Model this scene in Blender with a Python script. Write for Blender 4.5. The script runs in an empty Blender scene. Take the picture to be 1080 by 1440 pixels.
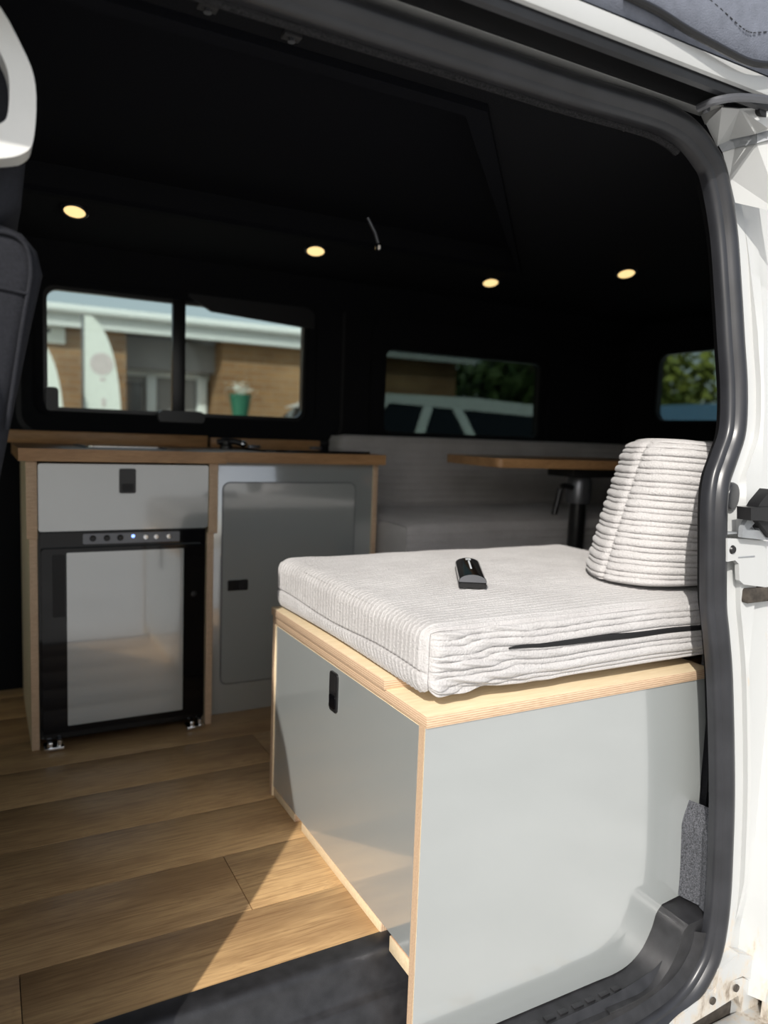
import bpy, bmesh, math, random
from mathutils import Vector, Matrix, noise
random.seed(7)
S = bpy.context.scene
COL = S.collection

# ------------------------------------------------------------------ camera
CAM = Vector((0, 0, .81)); FPX = 1045.0
YAW, PIT, ROL = (math.radians(a) for a in (28.4, 5.95, 2.1))
_f = Vector((math.sin(YAW)*math.cos(PIT), math.cos(YAW)*math.cos(PIT), -math.sin(PIT)))
_r0 = Vector((math.cos(YAW), -math.sin(YAW), 0)); _u0 = _r0.cross(_f)
_r = math.cos(ROL)*_r0 + math.sin(ROL)*_u0
_u = -math.sin(ROL)*_r0 + math.cos(ROL)*_u0
cd = bpy.data.cameras.new('camera'); cam = bpy.data.objects.new('camera', cd); COL.objects.link(cam)
cam.matrix_world = Matrix(((_r.x, _u.x, -_f.x, CAM.x), (_r.y, _u.y, -_f.y, CAM.y), (_r.z, _u.z, -_f.z, CAM.z), (0, 0, 0, 1)))
cd.sensor_fit = 'AUTO'; cd.sensor_width = 36; cd.lens = FPX/1440*36
cd.clip_start = .02; cd.clip_end = 300
cd.dof.use_dof = True; cd.dof.focus_distance = 1.22; cd.dof.aperture_fstop = 2.6
S.camera = cam

# ------------------------------------------------------------------ light
SUN_AZ, SUN_EL = math.radians(45.0), math.radians(35.5)   # travel direction measured from +Y towards +X
SD = Vector((math.sin(SUN_AZ)*math.cos(SUN_EL), math.cos(SUN_AZ)*math.cos(SUN_EL), -math.sin(SUN_EL)))
w = bpy.data.worlds.new('sky'); S.world = w; w.use_nodes = True
nt = w.node_tree; bg = nt.nodes['Background']
sk = nt.nodes.new('ShaderNodeTexSky'); sk.sky_type = 'NISHITA'; sk.sun_disc = False
sk.sun_elevation = SUN_EL; sk.sun_rotation = math.atan2(-SD.x, -SD.y); sk.dust_density = 2.0; sk.air_density = 1.0
hs = nt.nodes.new('ShaderNodeHueSaturation'); hs.inputs['Saturation'].default_value = .45   # thin bright haze
nt.links.new(sk.outputs[0], hs.inputs['Color']); nt.links.new(hs.outputs[0], bg.inputs[0]); bg.inputs[1].default_value = .16
sl = bpy.data.lights.new('sun', 'SUN'); so = bpy.data.objects.new('sun', sl); COL.objects.link(so)
sl.energy = 4.0; sl.angle = math.radians(.55); sl.color = (1, .955, .89)
so.rotation_euler = SD.to_track_quat('-Z', 'Y').to_euler(); so.location = (-4, -5, 6)
V = S.view_settings
V.view_transform = 'Standard'; V.look = 'None'; V.gamma = 1; V.exposure = 0.0; V.use_curve_mapping = False

# ------------------------------------------------------------------ pixel rays (distance always comes from a plane in the place)
def ray(x, y): return _r*((x-540)/FPX) - _u*((y-720)/FPX) + _f
def onx(x, y, v): d = ray(x, y); return CAM + d*((v-CAM.x)/d.x)
def ony(x, y, v): d = ray(x, y); return CAM + d*((v-CAM.y)/d.y)
def onz(x, y, v): d = ray(x, y); return CAM + d*((v-CAM.z)/d.z)

# ------------------------------------------------------------------ materials
MATS = {}
class NT:
    def __init__(s, name):
        s.m = bpy.data.materials.new(name); s.m.use_nodes = True; s.t = s.m.node_tree
        s.b = s.t.nodes['Principled BSDF']; MATS[name] = s.m
    def n(s, typ, **kw):
        o = s.t.nodes.new(typ)
        for k, v in kw.items():
            if k.startswith('i_'):
                key = k[2:].replace('_', ' ')
                o.inputs[int(key) if key.isdigit() else key].default_value = v
            else: setattr(o, k, v)
        return o
    def l(s, a, b): s.t.links.new(a, b)
    def pos(s, scale=(1, 1, 1), loc=(0, 0, 0)):
        g = s.n('ShaderNodeNewGeometry'); mp = s.n('ShaderNodeMapping')
        mp.inputs['Scale'].default_value = scale; mp.inputs['Location'].default_value = loc
        s.l(g.outputs['Position'], mp.inputs['Vector']); return mp.outputs[0]
    def noise(s, scale, vec=None, detail=3, rough=.5, dist=0):
        o = s.n('ShaderNodeTexNoise'); o.inputs['Scale'].default_value = scale; o.inputs['Detail'].default_value = detail
        o.inputs['Roughness'].default_value = rough; o.inputs['Distortion'].default_value = dist
        s.l(vec if vec is not None else s.pos(), o.inputs['Vector']); return o.outputs['Fac']
    def ramp(s, fac, stops):
        r = s.n('ShaderNodeValToRGB'); e = r.color_ramp.elements
        while len(e) < len(stops): e.new(.5)
        for i, (p, c) in enumerate(stops):
            e[i].position = p; e[i].color = (*c, 1) if len(c) == 3 else c
        s.l(fac, r.inputs[0]); return r.outputs[0]
    def mix(s, fac, a, b, mode='MIX'):
        o = s.n('ShaderNodeMix', data_type='RGBA', blend_type=mode)
        for inp, v in ((o.inputs[0], fac), (o.inputs[6], a), (o.inputs[7], b)):
            if hasattr(v, 'links'): s.l(v, inp)
            else: inp.default_value = v if not isinstance(v, tuple) or len(v) == 4 else (*v, 1)
        return o.outputs[2]
    def bump(s, h, strength=.3, dist=.002):
        o = s.n('ShaderNodeBump'); o.inputs['Strength'].default_value = strength; o.inputs['Distance'].default_value = dist
        s.l(h, o.inputs['Height']); s.l(o.outputs[0], s.b.inputs['Normal'])
def plain(name, col, rough=.5, metal=0, spec=.5, var=.06, vs=20, bump=0, bs=200, coat=0, ior=0):
    k = NT(name); b = k.b
    b.inputs['Roughness'].default_value = rough; b.inputs['Metallic'].default_value = metal
    b.inputs['Specular IOR Level'].default_value = spec
    if coat: b.inputs['Coat Weight'].default_value = coat; b.inputs['Coat Roughness'].default_value = .03
    if ior: b.inputs['Coat IOR'].default_value = ior; b.inputs['IOR'].default_value = ior
    f = k.noise(vs)
    c = k.ramp(f, [(.3, tuple(x*(1-var) for x in col)), (.7, tuple(min(1, x*(1+var)) for x in col))])
    k.l(c, b.inputs['Base Color'])
    if bump: k.bump(k.noise(bs, detail=2), bump, .002)
    return k.m

plain('laminate', (.372, .395, .39), .15, spec=.9, var=.02, vs=3, coat=1, ior=1.9)
plain('black_plastic', (.012, .012, .013), .32)
plain('black_gloss', (.004, .004, .005), .06, spec=.35)
plain('matt_black', (.010, .010, .011), .6)
plain('chrome', (.75, .75, .76), .15, 1)
plain('steel_grey', (.16, .165, .18), .35, .6)
plain('lining', (.012, .0125, .0145), .95, spec=.1, var=.3, vs=400, bump=.5, bs=900)
plain('tent_fabric', (.007, .0075, .010), .95, spec=.1, var=.2, vs=300)
plain('rubber', (.024, .025, .029), .33, spec=.55, var=.25, vs=14)
plain('step_plastic', (.020, .020, .022), .36, spec=.55, var=.35, vs=40, bump=.2, bs=900)
plain('seat_fabric', (.022, .023, .028), .9, spec=.2, var=.15, vs=300, bump=.3, bs=900)
plain('cream_vinyl', (.80, .80, .77), .3, var=.02)
plain('canvas_grey', (.17, .185, .225), .85, spec=.2, var=.1, vs=60, bump=.5, bs=500)
plain('white_upvc', (.80, .82, .80), .35, var=.03)
plain('sign_white', (.78, .80, .74), .5, var=.04)
plain('tree_bark', (.10, .07, .045), .9, var=.3)
plain('render_grey', (.26, .245, .24), .9, var=.12, vs=3)
plain('roof_tile', (.42, .42, .40), .85, var=.15, vs=6)
plain('dark_glass', (.012, .015, .02), .06)
plain('tarmac', (.46, .455, .44), .9, var=.15, vs=4)
plain('pot_green', (.03, .14, .085), .4)
plain('tyre', (.015, .015, .015), .8)
plain('shelf_dark', (.03, .03, .032), .6)
plain('car_white', (.82, .84, .82), .18, var=.01, coat=.6)
plain('car_blue', (.10, .21, .33), .2, var=.03, coat=.6)
plain('primer_grey', (.27, .285, .30), .45, var=.1, vs=40)
plain('track_metal', (.42, .42, .41), .4, .3)
plain('dark_brown', (.05, .042, .034), .9, var=.5, vs=60)  # mottled dark brown for the hinge block, cavity and drain holes
plain('mark_white', (.75, .78, .8), .5)
plain('zip_black', (.008, .008, .009), .7)
plain('red_mark', (.62, .54, .53), .7)

def m_pillar():
    k = NT('white_paint'); b = k.b
    b.inputs['Roughness'].default_value = .25; b.inputs['Coat Weight'].default_value = .4; b.inputs['Coat Roughness'].default_value = .05
    g = k.n('ShaderNodeNewGeometry'); sp = k.n('ShaderNodeSeparateXYZ'); k.l(g.outputs[0], sp.inputs[0])
    low = k.n('ShaderNodeMapRange'); low.inputs[1].default_value = .05; low.inputs[2].default_value = -.16
    low.inputs[3].default_value = -.06; low.inputs[4].default_value = .14; k.l(sp.outputs[2], low.inputs[0])
    f = k.noise(26, k.pos((1, 1, .45)), 6, .65)
    ad = k.n('ShaderNodeMath', operation='ADD'); k.l(f, ad.inputs[0]); k.l(low.outputs[0], ad.inputs[1])
    c = k.ramp(ad.outputs[0], [(.0, (.53, .54, .54)), (.60, (.51, .52, .515)), (.68, (.55, .50, .43)), (.82, (.20, .16, .12))])
    k.l(c, b.inputs['Base Color'])
m_pillar()

def m_cord():
    k = NT('corduroy'); b = k.b
    b.inputs['Roughness'].default_value = .95; b.inputs['Specular IOR Level'].default_value = .15
    b.inputs['Sheen Weight'].default_value = .25; b.inputs['Sheen Roughness'].default_value = .5
    f = k.noise(330, detail=3); f2 = k.noise(9, detail=3)
    c = k.ramp(f, [(.3, (.42, .405, .40)), (.65, (.57, .555, .55))])
    c2 = k.mix(.5, c, k.ramp(f2, [(.35, (.45, .435, .43)), (.65, (.58, .565, .56))]))
    k.l(c2, b.inputs['Base Color']); k.bump(f, .75, .0025)
m_cord()

def m_ply(name, axis):
    k = NT(name); b = k.b
    b.inputs['Roughness'].default_value = .55; b.inputs['Specular IOR Level'].default_value = .3
    g = k.n('ShaderNodeNewGeometry'); sp = k.n('ShaderNodeSeparateXYZ'); k.l(g.outputs[0], sp.inputs[0])
    nx = k.n('ShaderNodeSeparateXYZ'); k.l(g.outputs['True Normal'], nx.inputs[0])
    mu = k.n('ShaderNodeMath', operation='MULTIPLY'); mu.inputs[1].default_value = 1/.0036; k.l(sp.outputs[axis], mu.inputs[0])
    fr = k.n('ShaderNodeMath', operation='FRACT'); k.l(mu.outputs[0], fr.inputs[0])
    st = k.ramp(fr.outputs[0], [(.0, (.74, .56, .38)), (.42, (.70, .50, .33)), (.52, (.40, .24, .15)), (.90, (.46, .29, .18)), (.98, (.74, .56, .38))])
    gr = k.noise(60, k.pos((1, 6, 6)), 4)
    st = k.mix(.35, st, k.ramp(gr, [(.3, (.45, .30, .2)), (.7, (.80, .62, .44))]))
    face = k.ramp(k.noise(14, k.pos((1.5, 12, 12)), 5, .6, .4), [(.3, (.72, .56, .35)), (.7, (.82, .68, .47))])
    ab = k.n('ShaderNodeMath', operation='ABSOLUTE'); k.l(nx.outputs[axis], ab.inputs[0])
    gt = k.n('ShaderNodeMath', operation='GREATER_THAN'); gt.inputs[1].default_value = .7; k.l(ab.outputs[0], gt.inputs[0])
    k.l(k.mix(gt.outputs[0], st, face), b.inputs['Base Color'])
m_ply('ply_x', 0); m_ply('ply_y', 1); m_ply('ply_z', 2)

def m_wood(name, dark, mid, light, rough, plank=True, sc=1):
    k = NT(name); b = k.b
    b.inputs['Roughness'].default_value = rough; b.inputs['Specular IOR Level'].default_value = .4
    oi = k.n('ShaderNodeObjectInfo'); g = k.n('ShaderNodeNewGeometry')
    ad = k.n('ShaderNodeVectorMath', operation='ADD'); mu = k.n('ShaderNodeVectorMath', operation='SCALE'); mu.inputs[3].default_value = 7.0
    cb = k.n('ShaderNodeCombineXYZ')
    for i in range(3): k.l(oi.outputs['Random'], cb.inputs[i])
    k.l(cb.outputs[0], mu.inputs[0]); k.l(g.outputs['Position'], ad.inputs[0]); k.l(mu.outputs[0], ad.inputs[1])
    mp = k.n('ShaderNodeMapping'); mp.inputs['Scale'].default_value = (1.6*sc, 11*sc, 11*sc); k.l(ad.outputs[0], mp.inputs[0])
    n1 = k.noise(1.5, mp.outputs[0], 4, .55, .8)
    wv = k.n('ShaderNodeMath', operation='MULTIPLY'); wv.inputs[1].default_value = 16; k.l(n1, wv.inputs[0])
    fr = k.n('ShaderNodeMath', operation='PINGPONG'); fr.inputs[1].default_value = 1; k.l(wv.outputs[0], fr.inputs[0])
    mp2 = k.n('ShaderNodeMapping'); mp2.inputs['Scale'].default_value = (7*sc, 190*sc, 190*sc); k.l(ad.outputs[0], mp2.inputs[0])
    n2 = k.noise(1.5, mp2.outputs[0], 3, .6)
    mp3 = k.n('ShaderNodeMapping'); mp3.inputs['Scale'].default_value = (1.2*sc, 4*sc, 4*sc); k.l(ad.outputs[0], mp3.inputs[0])
    n3 = k.noise(2.2, mp3.outputs[0], 4, .6)
    c1 = k.ramp(fr.outputs[0], [(0, mid), (.75, light), (1, mid)])
    c2 = k.ramp(n2, [(.30, dark), (.55, light)])
    c = k.mix(.55, c1, c2)
    c = k.mix(k.ramp(n3, [(.36, (.5, .5, .5)), (.52, (0, 0, 0))]), c, dark)
    k.l(c, b.inputs['Base Color']); k.bump(n2, .35, .001)
m_wood('floor_oak', (.22, .12, .055), (.44, .27, .125), (.60, .39, .19), .4)
m_wood('worktop_oak', (.26, .13, .055), (.42, .225, .095), (.52, .30, .14), .35, sc=1.5)

def m_brick():
    k = NT('brickwork'); b = k.b; b.inputs['Roughness'].default_value = .9
    g = k.n('ShaderNodeNewGeometry'); sp = k.n('ShaderNodeSeparateXYZ'); k.l(g.outputs[0], sp.inputs[0])
    cb = k.n('ShaderNodeCombineXYZ'); k.l(sp.outputs[0], cb.inputs[0]); k.l(sp.outputs[2], cb.inputs[1])
    br = k.n('ShaderNodeTexBrick'); k.l(cb.outputs[0], br.inputs['Vector'])
    br.inputs['Scale'].default_value = 1; br.inputs['Brick Width'].default_value = .225; br.inputs['Row Height'].default_value = .075
    br.inputs['Mortar Size'].default_value = .006; br.inputs['Color1'].default_value = (.22, .11, .045, 1)
    br.inputs['Color2'].default_value = (.34, .185, .075, 1); br.inputs['Mortar'].default_value = (.30, .24, .17, 1)
    c = k.mix(.45, br.outputs[0], k.ramp(k.noise(1.6, detail=5), [(.35, (.15, .07, .03)), (.62, (.38, .24, .13))]))
    k.l(c, b.inputs['Base Color'])
m_brick()

def m_leaf(name, a, c):
    k = NT(name); b = k.b; b.inputs['Roughness'].default_value = .6
    k.l(k.ramp(k.noise(2.5, detail=4), [(.35, a), (.65, c)]), b.inputs['Base Color'])
m_leaf('leaf_dark', (.03, .06, .02), (.10, .15, .04)); m_leaf('leaf_light', (.07, .11, .02), (.30, .33, .06))

def m_glass(name, tint):
    k = NT(name); t = k.t
    tr = k.n('ShaderNodeBsdfTransparent'); tr.inputs[0].default_value = (*tint, 1)
    gl = k.n('ShaderNodeBsdfGlossy'); gl.inputs['Roughness'].default_value = .02
    fr = k.n('ShaderNodeFresnel'); fr.inputs[0].default_value = 1.3
    mx = k.n('ShaderNodeMixShader'); k.l(fr.outputs[0], mx.inputs[0]); k.l(tr.outputs[0], mx.inputs[1]); k.l(gl.outputs[0], mx.inputs[2])
    k.l(mx.outputs[0], t.nodes['Material Output'].inputs[0])
m_glass('glass_clear', (.72, .78, .76)); m_glass('glass_tint', (.24, .28, .27)); m_glass('glass_half', (.40, .45, .44))

def m_emit(name, col, s):
    k = NT(name); k.b.inputs['Base Color'].default_value = (*col, 1)
    k.b.inputs['Emission Color'].default_value = (*col, 1); k.b.inputs['Emission Strength'].default_value = s
m_emit('lamp_warm', (1, .72, .32), 1.15); m_emit('led_blue', (.25, .4, 1), 3)

# ------------------------------------------------------------------ building helpers
def tag(o, label=None, cat=None, group=None, kind=None):
    if label: o['label'] = label
    if cat: o['category'] = cat
    if group: o['group'] = group
    if kind: o['kind'] = kind
    return o
def thing(name, loc, label, cat, group=None, kind=None):
    o = bpy.data.objects.new(name, None); COL.objects.link(o); o.location = loc; o.empty_display_size = .05
    return tag(o, label, cat, group, kind)
def wloc(o):
    v = Vector((0, 0, 0))
    while o: v += o.location; o = o.parent
    return v
def link(name, bm, mat, parent=None, smooth=False, label=None):
    """vertices arrive in world space; the origin goes to the parent's base or to the mesh's own base"""
    bmesh.ops.recalc_face_normals(bm, faces=bm.faces[:]) if smooth != 'keep' else None
    me = bpy.data.meshes.new(name)
    if parent: org = wloc(parent)
    else:
        cs = [v.co for v in bm.verts]
        lo = [min(c[i] for c in cs) for i in range(3)]; hi = [max(c[i] for c in cs) for i in range(3)]
        org = Vector(((lo[0]+hi[0])/2, (lo[1]+hi[1])/2, lo[2]))
    bmesh.ops.translate(bm, verts=bm.verts[:], vec=-org)
    bm.to_mesh(me); bm.free()
    if smooth:
        for p in me.polygons: p.use_smooth = True
        if smooth == 'auto':
            me.set_sharp_from_angle(angle=math.radians(38))
    me.materials.append(MATS[mat])
    o = bpy.data.objects.new(name, me); COL.objects.link(o)
    if parent: o.parent = parent
    else: o.location = org
    if label: o['label'] = label
    return o
def b_box(bm, x0, x1, y0, y1, z0, z1, bev=0, seg=2):
    g = bmesh.ops.create_cube(bm, size=1)['verts']
    for v in g: v.co = Vector(((x0+x1)/2+v.co.x*(x1-x0), (y0+y1)/2+v.co.y*(y1-y0), (z0+z1)/2+v.co.z*(z1-z0)))
    if bev:
        es = list({e for v in g for e in v.link_edges})
        bmesh.ops.bevel(bm, geom=es, offset=bev, segments=seg, affect='EDGES', profile=.5)
    return bm
def box(name, x0, x1, y0, y1, z0, z1, mat, parent=None, bev=.0015, label=None):
    return link(name, b_box(bmesh.new(), x0, x1, y0, y1, z0, z1, bev), mat, parent, 'auto' if bev else False, label)
AX = {'x': lambda a, b, t: Vector((t, a, b)), 'y': lambda a, b, t: Vector((a, t, b)), 'z': lambda a, b, t: Vector((a, b, t))}
def b_prism(bm, poly, axis, t0, t1, holes=(), bev=0):
    """extrude a 2-D outline (with optional holes) along an axis"""
    f = AX[axis]
    es = []
    for loop in (poly, *holes):
        vs = [bm.verts.new(f(a, b, t0)) for a, b in loop]
        es += [bm.edges.new((vs[i], vs[(i+1) % len(vs)])) for i in range(len(vs))]
    if holes: fs = [x for x in bmesh.ops.triangle_fill(bm, use_beauty=True, edges=es)['geom'] if isinstance(x, bmesh.types.BMFace)]
    else: fs = [bm.faces.new(list(dict.fromkeys(v for e in es for v in e.verts)))]
    r = bmesh.ops.extrude_face_region(bm, geom=fs)
    nv = [x for x in r['geom'] if isinstance(x, bmesh.types.BMVert)]
    bmesh.ops.translate(bm, verts=nv, vec=f(0, 0, t1-t0) - f(0, 0, 0))
    return bm
def prism(name, poly, axis, t0, t1, mat, parent=None, holes=(), smooth='auto', label=None):
    return link(name, b_prism(bmesh.new(), poly, axis, t0, t1, holes), mat, parent, smooth, label)
def rrect(x0, x1, y0, y1, r, n=6):
    out = []
    for cx, cy, a0 in ((x1-r, y1-r, 0), (x0+r, y1-r, 90), (x0+r, y0+r, 180), (x1-r, y0+r, 270)):
        for i in range(n+1):
            a = math.radians(a0 + 90*i/n); out.append((cx+r*math.cos(a), cy+r*math.sin(a)))
    return out
def smooth_path(pts, n=8, closed=False):
    pts = [Vector(p) for p in pts]; out = []; N = len(pts)
    rng = range(N if closed else N-1)
    for i in rng:
        p0 = pts[(i-1) % N] if closed or i > 0 else pts[i]*2-pts[i+1]
        p1, p2 = pts[i], pts[(i+1) % N]
        p3 = pts[(i+2) % N] if closed or i+2 < N else p2*2-p1
        for k in range(n):
            t = k/n
            out.append(.5*((2*p1)+(p2-p0)*t+(2*p0-5*p1+4*p2-p3)*t*t+(3*p1-p0-3*p2+p3)*t**3))
    if not closed: out.append(pts[-1])
    return out
def b_tube(bm, path, rad, sides=10, prof=None, up=Vector((0, -1, 0)), caps=True):
    """sweep a circle or a 2-D profile (a = across, b = along `up`) along a path"""
    path = [Vector(p) for p in path]; rings = []
    for i, p in enumerate(path):
        t = (path[min(i+1, len(path)-1)] - path[max(i-1, 0)]).normalized()
        u = up if prof else (Vector((0, 0, 1)) if abs(t.z) < .9 else Vector((1, 0, 0)))
        s = t.cross(u).normalized(); u2 = s.cross(t).normalized()
        r = rad[i] if isinstance(rad, (list, tuple)) else rad
        pr = prof or [(math.cos(2*math.pi*k/sides), math.sin(2*math.pi*k/sides)) for k in range(sides)]
        rings.append([bm.verts.new(p + s*(a*r) + u2*(b*r)) for a, b in pr])
    n = len(rings[0])
    for a, b in zip(rings, rings[1:]):
        for k in range(n): bm.faces.new((a[k], a[(k+1) % n], b[(k+1) % n], b[k]))
    if caps: bm.faces.new(rings[0][::-1]); bm.faces.new(rings[-1])
    return bm
def tube(name, path, rad, mat, parent=None, sides=10, prof=None, up=Vector((0, -1, 0)), label=None):
    return link(name, b_tube(bmesh.new(), path, rad, sides, prof, up), mat, parent, 'auto', label)
def b_disc(bm, c, axis, prof, seg=24):
    """lathe: prof = [(radius, height)] about axis through c"""
    c = Vector(c); ax = Vector(axis).normalized()
    a = ax.orthogonal().normalized(); b = ax.cross(a); rings = []
    for r, h in prof:
        if r < 1e-6: rings.append([bm.verts.new(c+ax*h)])
        else: rings.append([bm.verts.new(c+ax*h+(a*math.cos(2*math.pi*k/seg)+b*math.sin(2*math.pi*k/seg))*r) for k in range(seg)])
    for p, q in zip(rings, rings[1:]):
        for k in range(seg):
            f = [p[k % len(p)], p[(k+1) % len(p)], q[(k+1) % len(q)], q[k % len(q)]]
            f = list(dict.fromkeys(f))
            if len(f) > 2: bm.faces.new(f)
    return bm
def lathe(name, c, axis, prof, mat, parent=None, seg=24, label=None):
    return link(name, b_disc(bmesh.new(), c, axis, prof, seg), mat, parent, 'auto', label)

# ================================================================== THE SETTING
YF = 2.45          # far side wall (inside)
XR = 2.52          # tailgate (inside)
ZC = 1.32          # ceiling
G = -.62           # ground outside

tag(box('ground', -40, 60, -30, 60, G-.2, G, 'tarmac', bev=0), kind='structure')

# ---- floor: slab, planks
floor = tag(box('floor', -1.3, XR, .985, YF, -.05, -.008, 'matt_black', bev=0), kind='structure')
rows = [.981, 1.137, 1.314, 1.491, 1.668, 1.845, 2.022, 2.199, 2.376, YF]
joints = [[-.9, .033, 1.3], [-.83, .389, 1.61], [-.45, .82, 2.0], [-.2, 1.02], [-.6, .62, 1.9], [-.3, .95], [-.7, .5, 1.7], [-.2, 1.1], [-.5, .9]]
for i in range(len(rows)-1):
    xs = [-1.3] + joints[i] + [XR]
    for a, b in zip(xs, xs[1:]):
        box('plank', a+.0006, b-.0006, rows[i]+.0006, rows[i+1]-.0006, -.008, 0, 'floor_oak', floor, bev=.0007)

# ---- far side wall with two window openings
def wall_holes(name, axis, u0, u1, v0, v1, t0, t1, holes, mat):
    bm = bmesh.new()
    b_prism(bm, [(u0, v0), (u1, v0), (u1, v1), (u0, v1)], axis, t0, t1, holes)
    return tag(link(name, bm, mat), kind='structure')
W1 = (.160, 1.000, .845, 1.215); W2 = (1.312, 2.050, .815, 1.128)
far = wall_holes('wall_far', 'y', -1.3, XR, -.3, 1.45, YF, YF+.05,
                 [rrect(*W1, .035), rrect(*W2, .03)], 'lining')
# moulded window surrounds of the lining
for (a, b, c, d), nm in (((.10, 1.125, .78, 1.305), 'lining_surround'), ((1.245, 2.12, .75, 1.235), 'lining_surround')):
    h = W1 if a < 1 else W2
    prism(nm, rrect(a, b, c, d, .06), 'y', YF-.012, YF, 'lining', far, [rrect(h[0]-.03, h[1]+.03, h[2]-.02, h[3]+.02, .05)])
prism('lining_seam', rrect(.085, 1.14, .765, 1.32, .07), 'y', YF-.004, YF, 'matt_black', far, [rrect(.10, 1.125, .78, 1.305, .06)])
# window 1: sliding window
w1 = thing('window_1', (.58, YF, W1[2]), None, None, kind='structure')
x0, x1, z0, z1 = W1
prism('frame', rrect(x0-.02, x1+.02, z0-.02, z1+.02, .04), 'y', YF+.012, YF+.04, 'black_plastic', w1, [rrect(x0+.012, x1-.012, z0+.012, z1-.012, .03)])
box('divider', .540, .580, YF+.010, YF+.036, z0, z1, 'black_plastic', w1)
box('pane', x0, .56, YF+.024, YF+.028, z0, z1, 'glass_clear', w1, bev=0)
box('pane', .56, x1, YF+.030, YF+.034, z0, z1, 'glass_clear', w1, bev=0)
prism('latch', rrect(.165, .20, .845, .915, .012), 'y', YF-.01, YF+.02, 'black_plastic', w1)
prism('latch', rrect(.49, .64, .822, .862, .018), 'y', YF-.012, YF+.02, 'black_plastic', w1)
prism('blind_rail', [(.585, z1+.02), (1.02, z1+.02), (1.02, 1.165), (.66, 1.187), (.615, 1.21), (.585, 1.225)], 'y', YF-.006, YF+.01, 'matt_black', w1)
# window 2
w2 = thing('window_2', (1.68, YF, W2[2]), None, None, kind='structure')
x0, x1, z0, z1 = W2
prism('frame', rrect(x0-.02, x1+.02, z0-.02, z1+.02, .04), 'y', YF+.012, YF+.04, 'black_plastic', w2, [rrect(x0+.006, x1-.006, z0+.006, z1-.006, .025)])
box('pane', x0, x1, YF+.024, YF+.028, z0, z1, 'glass_tint', w2, bev=0)
# ---- tailgate wall with window
W3 = (1.20, 2.285, .905, 1.195)
rear = wall_holes('wall_rear', 'x', .80, YF+.05, -.3, 1.45, XR, XR+.05, [rrect(*W3, .05)], 'lining')
w3 = thing('window_3', (XR, 1.75, W3[2]), None, None, kind='structure')
y0, y1, z0, z1 = W3
prism('frame', rrect(y0-.03, y1+.03, z0-.03, z1+.03, .05), 'x', XR+.012, XR+.04, 'black_plastic', w3, [rrect(y0+.008, y1-.008, z0+.008, z1-.008, .045)])
box('pane', XR+.024, XR+.028, y0, y1, z0, z1, 'glass_half', w3, bev=0)
# ---- cab end with windscreen
front = wall_holes('wall_front', 'x', .72, YF+.05, -.3, 1.45, -1.35, -1.30, [rrect(.85, 2.35, .55, 1.15, .08)], 'lining')
w4 = thing('window_4', (-1.33, 1.6, .55), None, None, kind='structure')
box('pane', -1.33, -1.325, .84, 2.36, .54, 1.16, 'glass_clear', w4, bev=0)

# ---- ceiling with the roof opening for the elevating roof
OP = (-.55, 1.42, 1.02, 1.84)
ceil = tag(prism('ceiling', [(-1.3, .87), (XR, .87), (XR, YF), (-1.3, YF)], 'z', ZC, ZC+.05, 'lining', None,
                 [[(OP[0], OP[2]), (OP[1]-.75, OP[2]), (OP[1], OP[3]), (OP[0], OP[3])]], smooth=False), kind='structure')
prism('opening_trim', [(OP[0]-.03, OP[2]-.03), (OP[1]-.73, OP[2]-.03), (OP[1]+.04, OP[3]+.03), (OP[0]-.03, OP[3]+.03)], 'z', ZC-.012, ZC, 'tent_fabric', ceil,
      [[(OP[0], OP[2]), (OP[1]-.75, OP[2]), (OP[1], OP[3]), (OP[0], OP[3])]])
prism('elevating_roof', [(OP[0]-.02, OP[2]-.02), (OP[1]+.02, OP[2]-.02), (OP[1]+.02, OP[3]+.02), (OP[0]-.02, OP[3]+.02)], 'z', ZC+.05, ZC+.62, 'tent_fabric', ceil, smooth=False)
b_ = bmesh.new(); b_prism(b_, [(YF-.10, ZC), (YF, ZC), (YF, 1.23)], 'x', -1.3, XR); link('cornice', b_, 'lining', ceil)

# ---- near side: white body pillar behind the doorway
def YS(z):   # tumblehome of the body side at the doorway
    return .80 if z < .70 else .80 + .045*min(1, (z-.70)/.5)
def seal_pt(px, py):
    Y = .80
    for _ in range(8): Y = YS(ony(px, py, Y).z)
    return ony(px, py, Y)
seal_px = [(968, 187), (990, 214), (1005, 244), (1019, 322), (1026, 413), (1030, 480), (1034, 545), (1032, 605), (1020, 645), (1010, 675), (1006, 712), (1005, 780), (1005, 850),
           (1009, 892), (1014, 960), (1017, 1100), (1015, 1194), (1011, 1270), (1002, 1330), (988, 1366), (964, 1402), (926, 1436)]
ZT = 1.298
seal = [Vector((-.12, .845, ZT)), Vector((.2, .845, ZT)), Vector((.6, .845, ZT)), Vector((.74, .845, ZT)), seal_pt(900, 153)+Vector((0, 0, 0)), seal_pt(940, 168)]
seal += [seal_pt(*p) for p in seal_px]
zb = seal[-1].z - .012
seal += [Vector((.86, .80, zb)), Vector((.4, .80, zb)), Vector((-.12, .80, zb))]
SEALP = smooth_path(seal, 8)
tr1 = thing('trim_1', (1.1, .80, -.25), None, None, kind='structure')   # doorway: pillar, seal, rails
# seal profile: a soft bulb with a flat flange
prof = [(-1.0, -.6), (-1.02, -.1), (-.92, .25), (-.72, .55), (-.45, .78), (-.1, .88), (.2, .80), (.42, .60), (.55, .42), (.70, .38), (.88, .32), (1.0, .15), (1.05, -.1), (1.0, -.6)]
tube('door_seal', SEALP, .021, 'rubber', tr1, prof=prof, up=Vector((0, -1, 0)))
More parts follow.
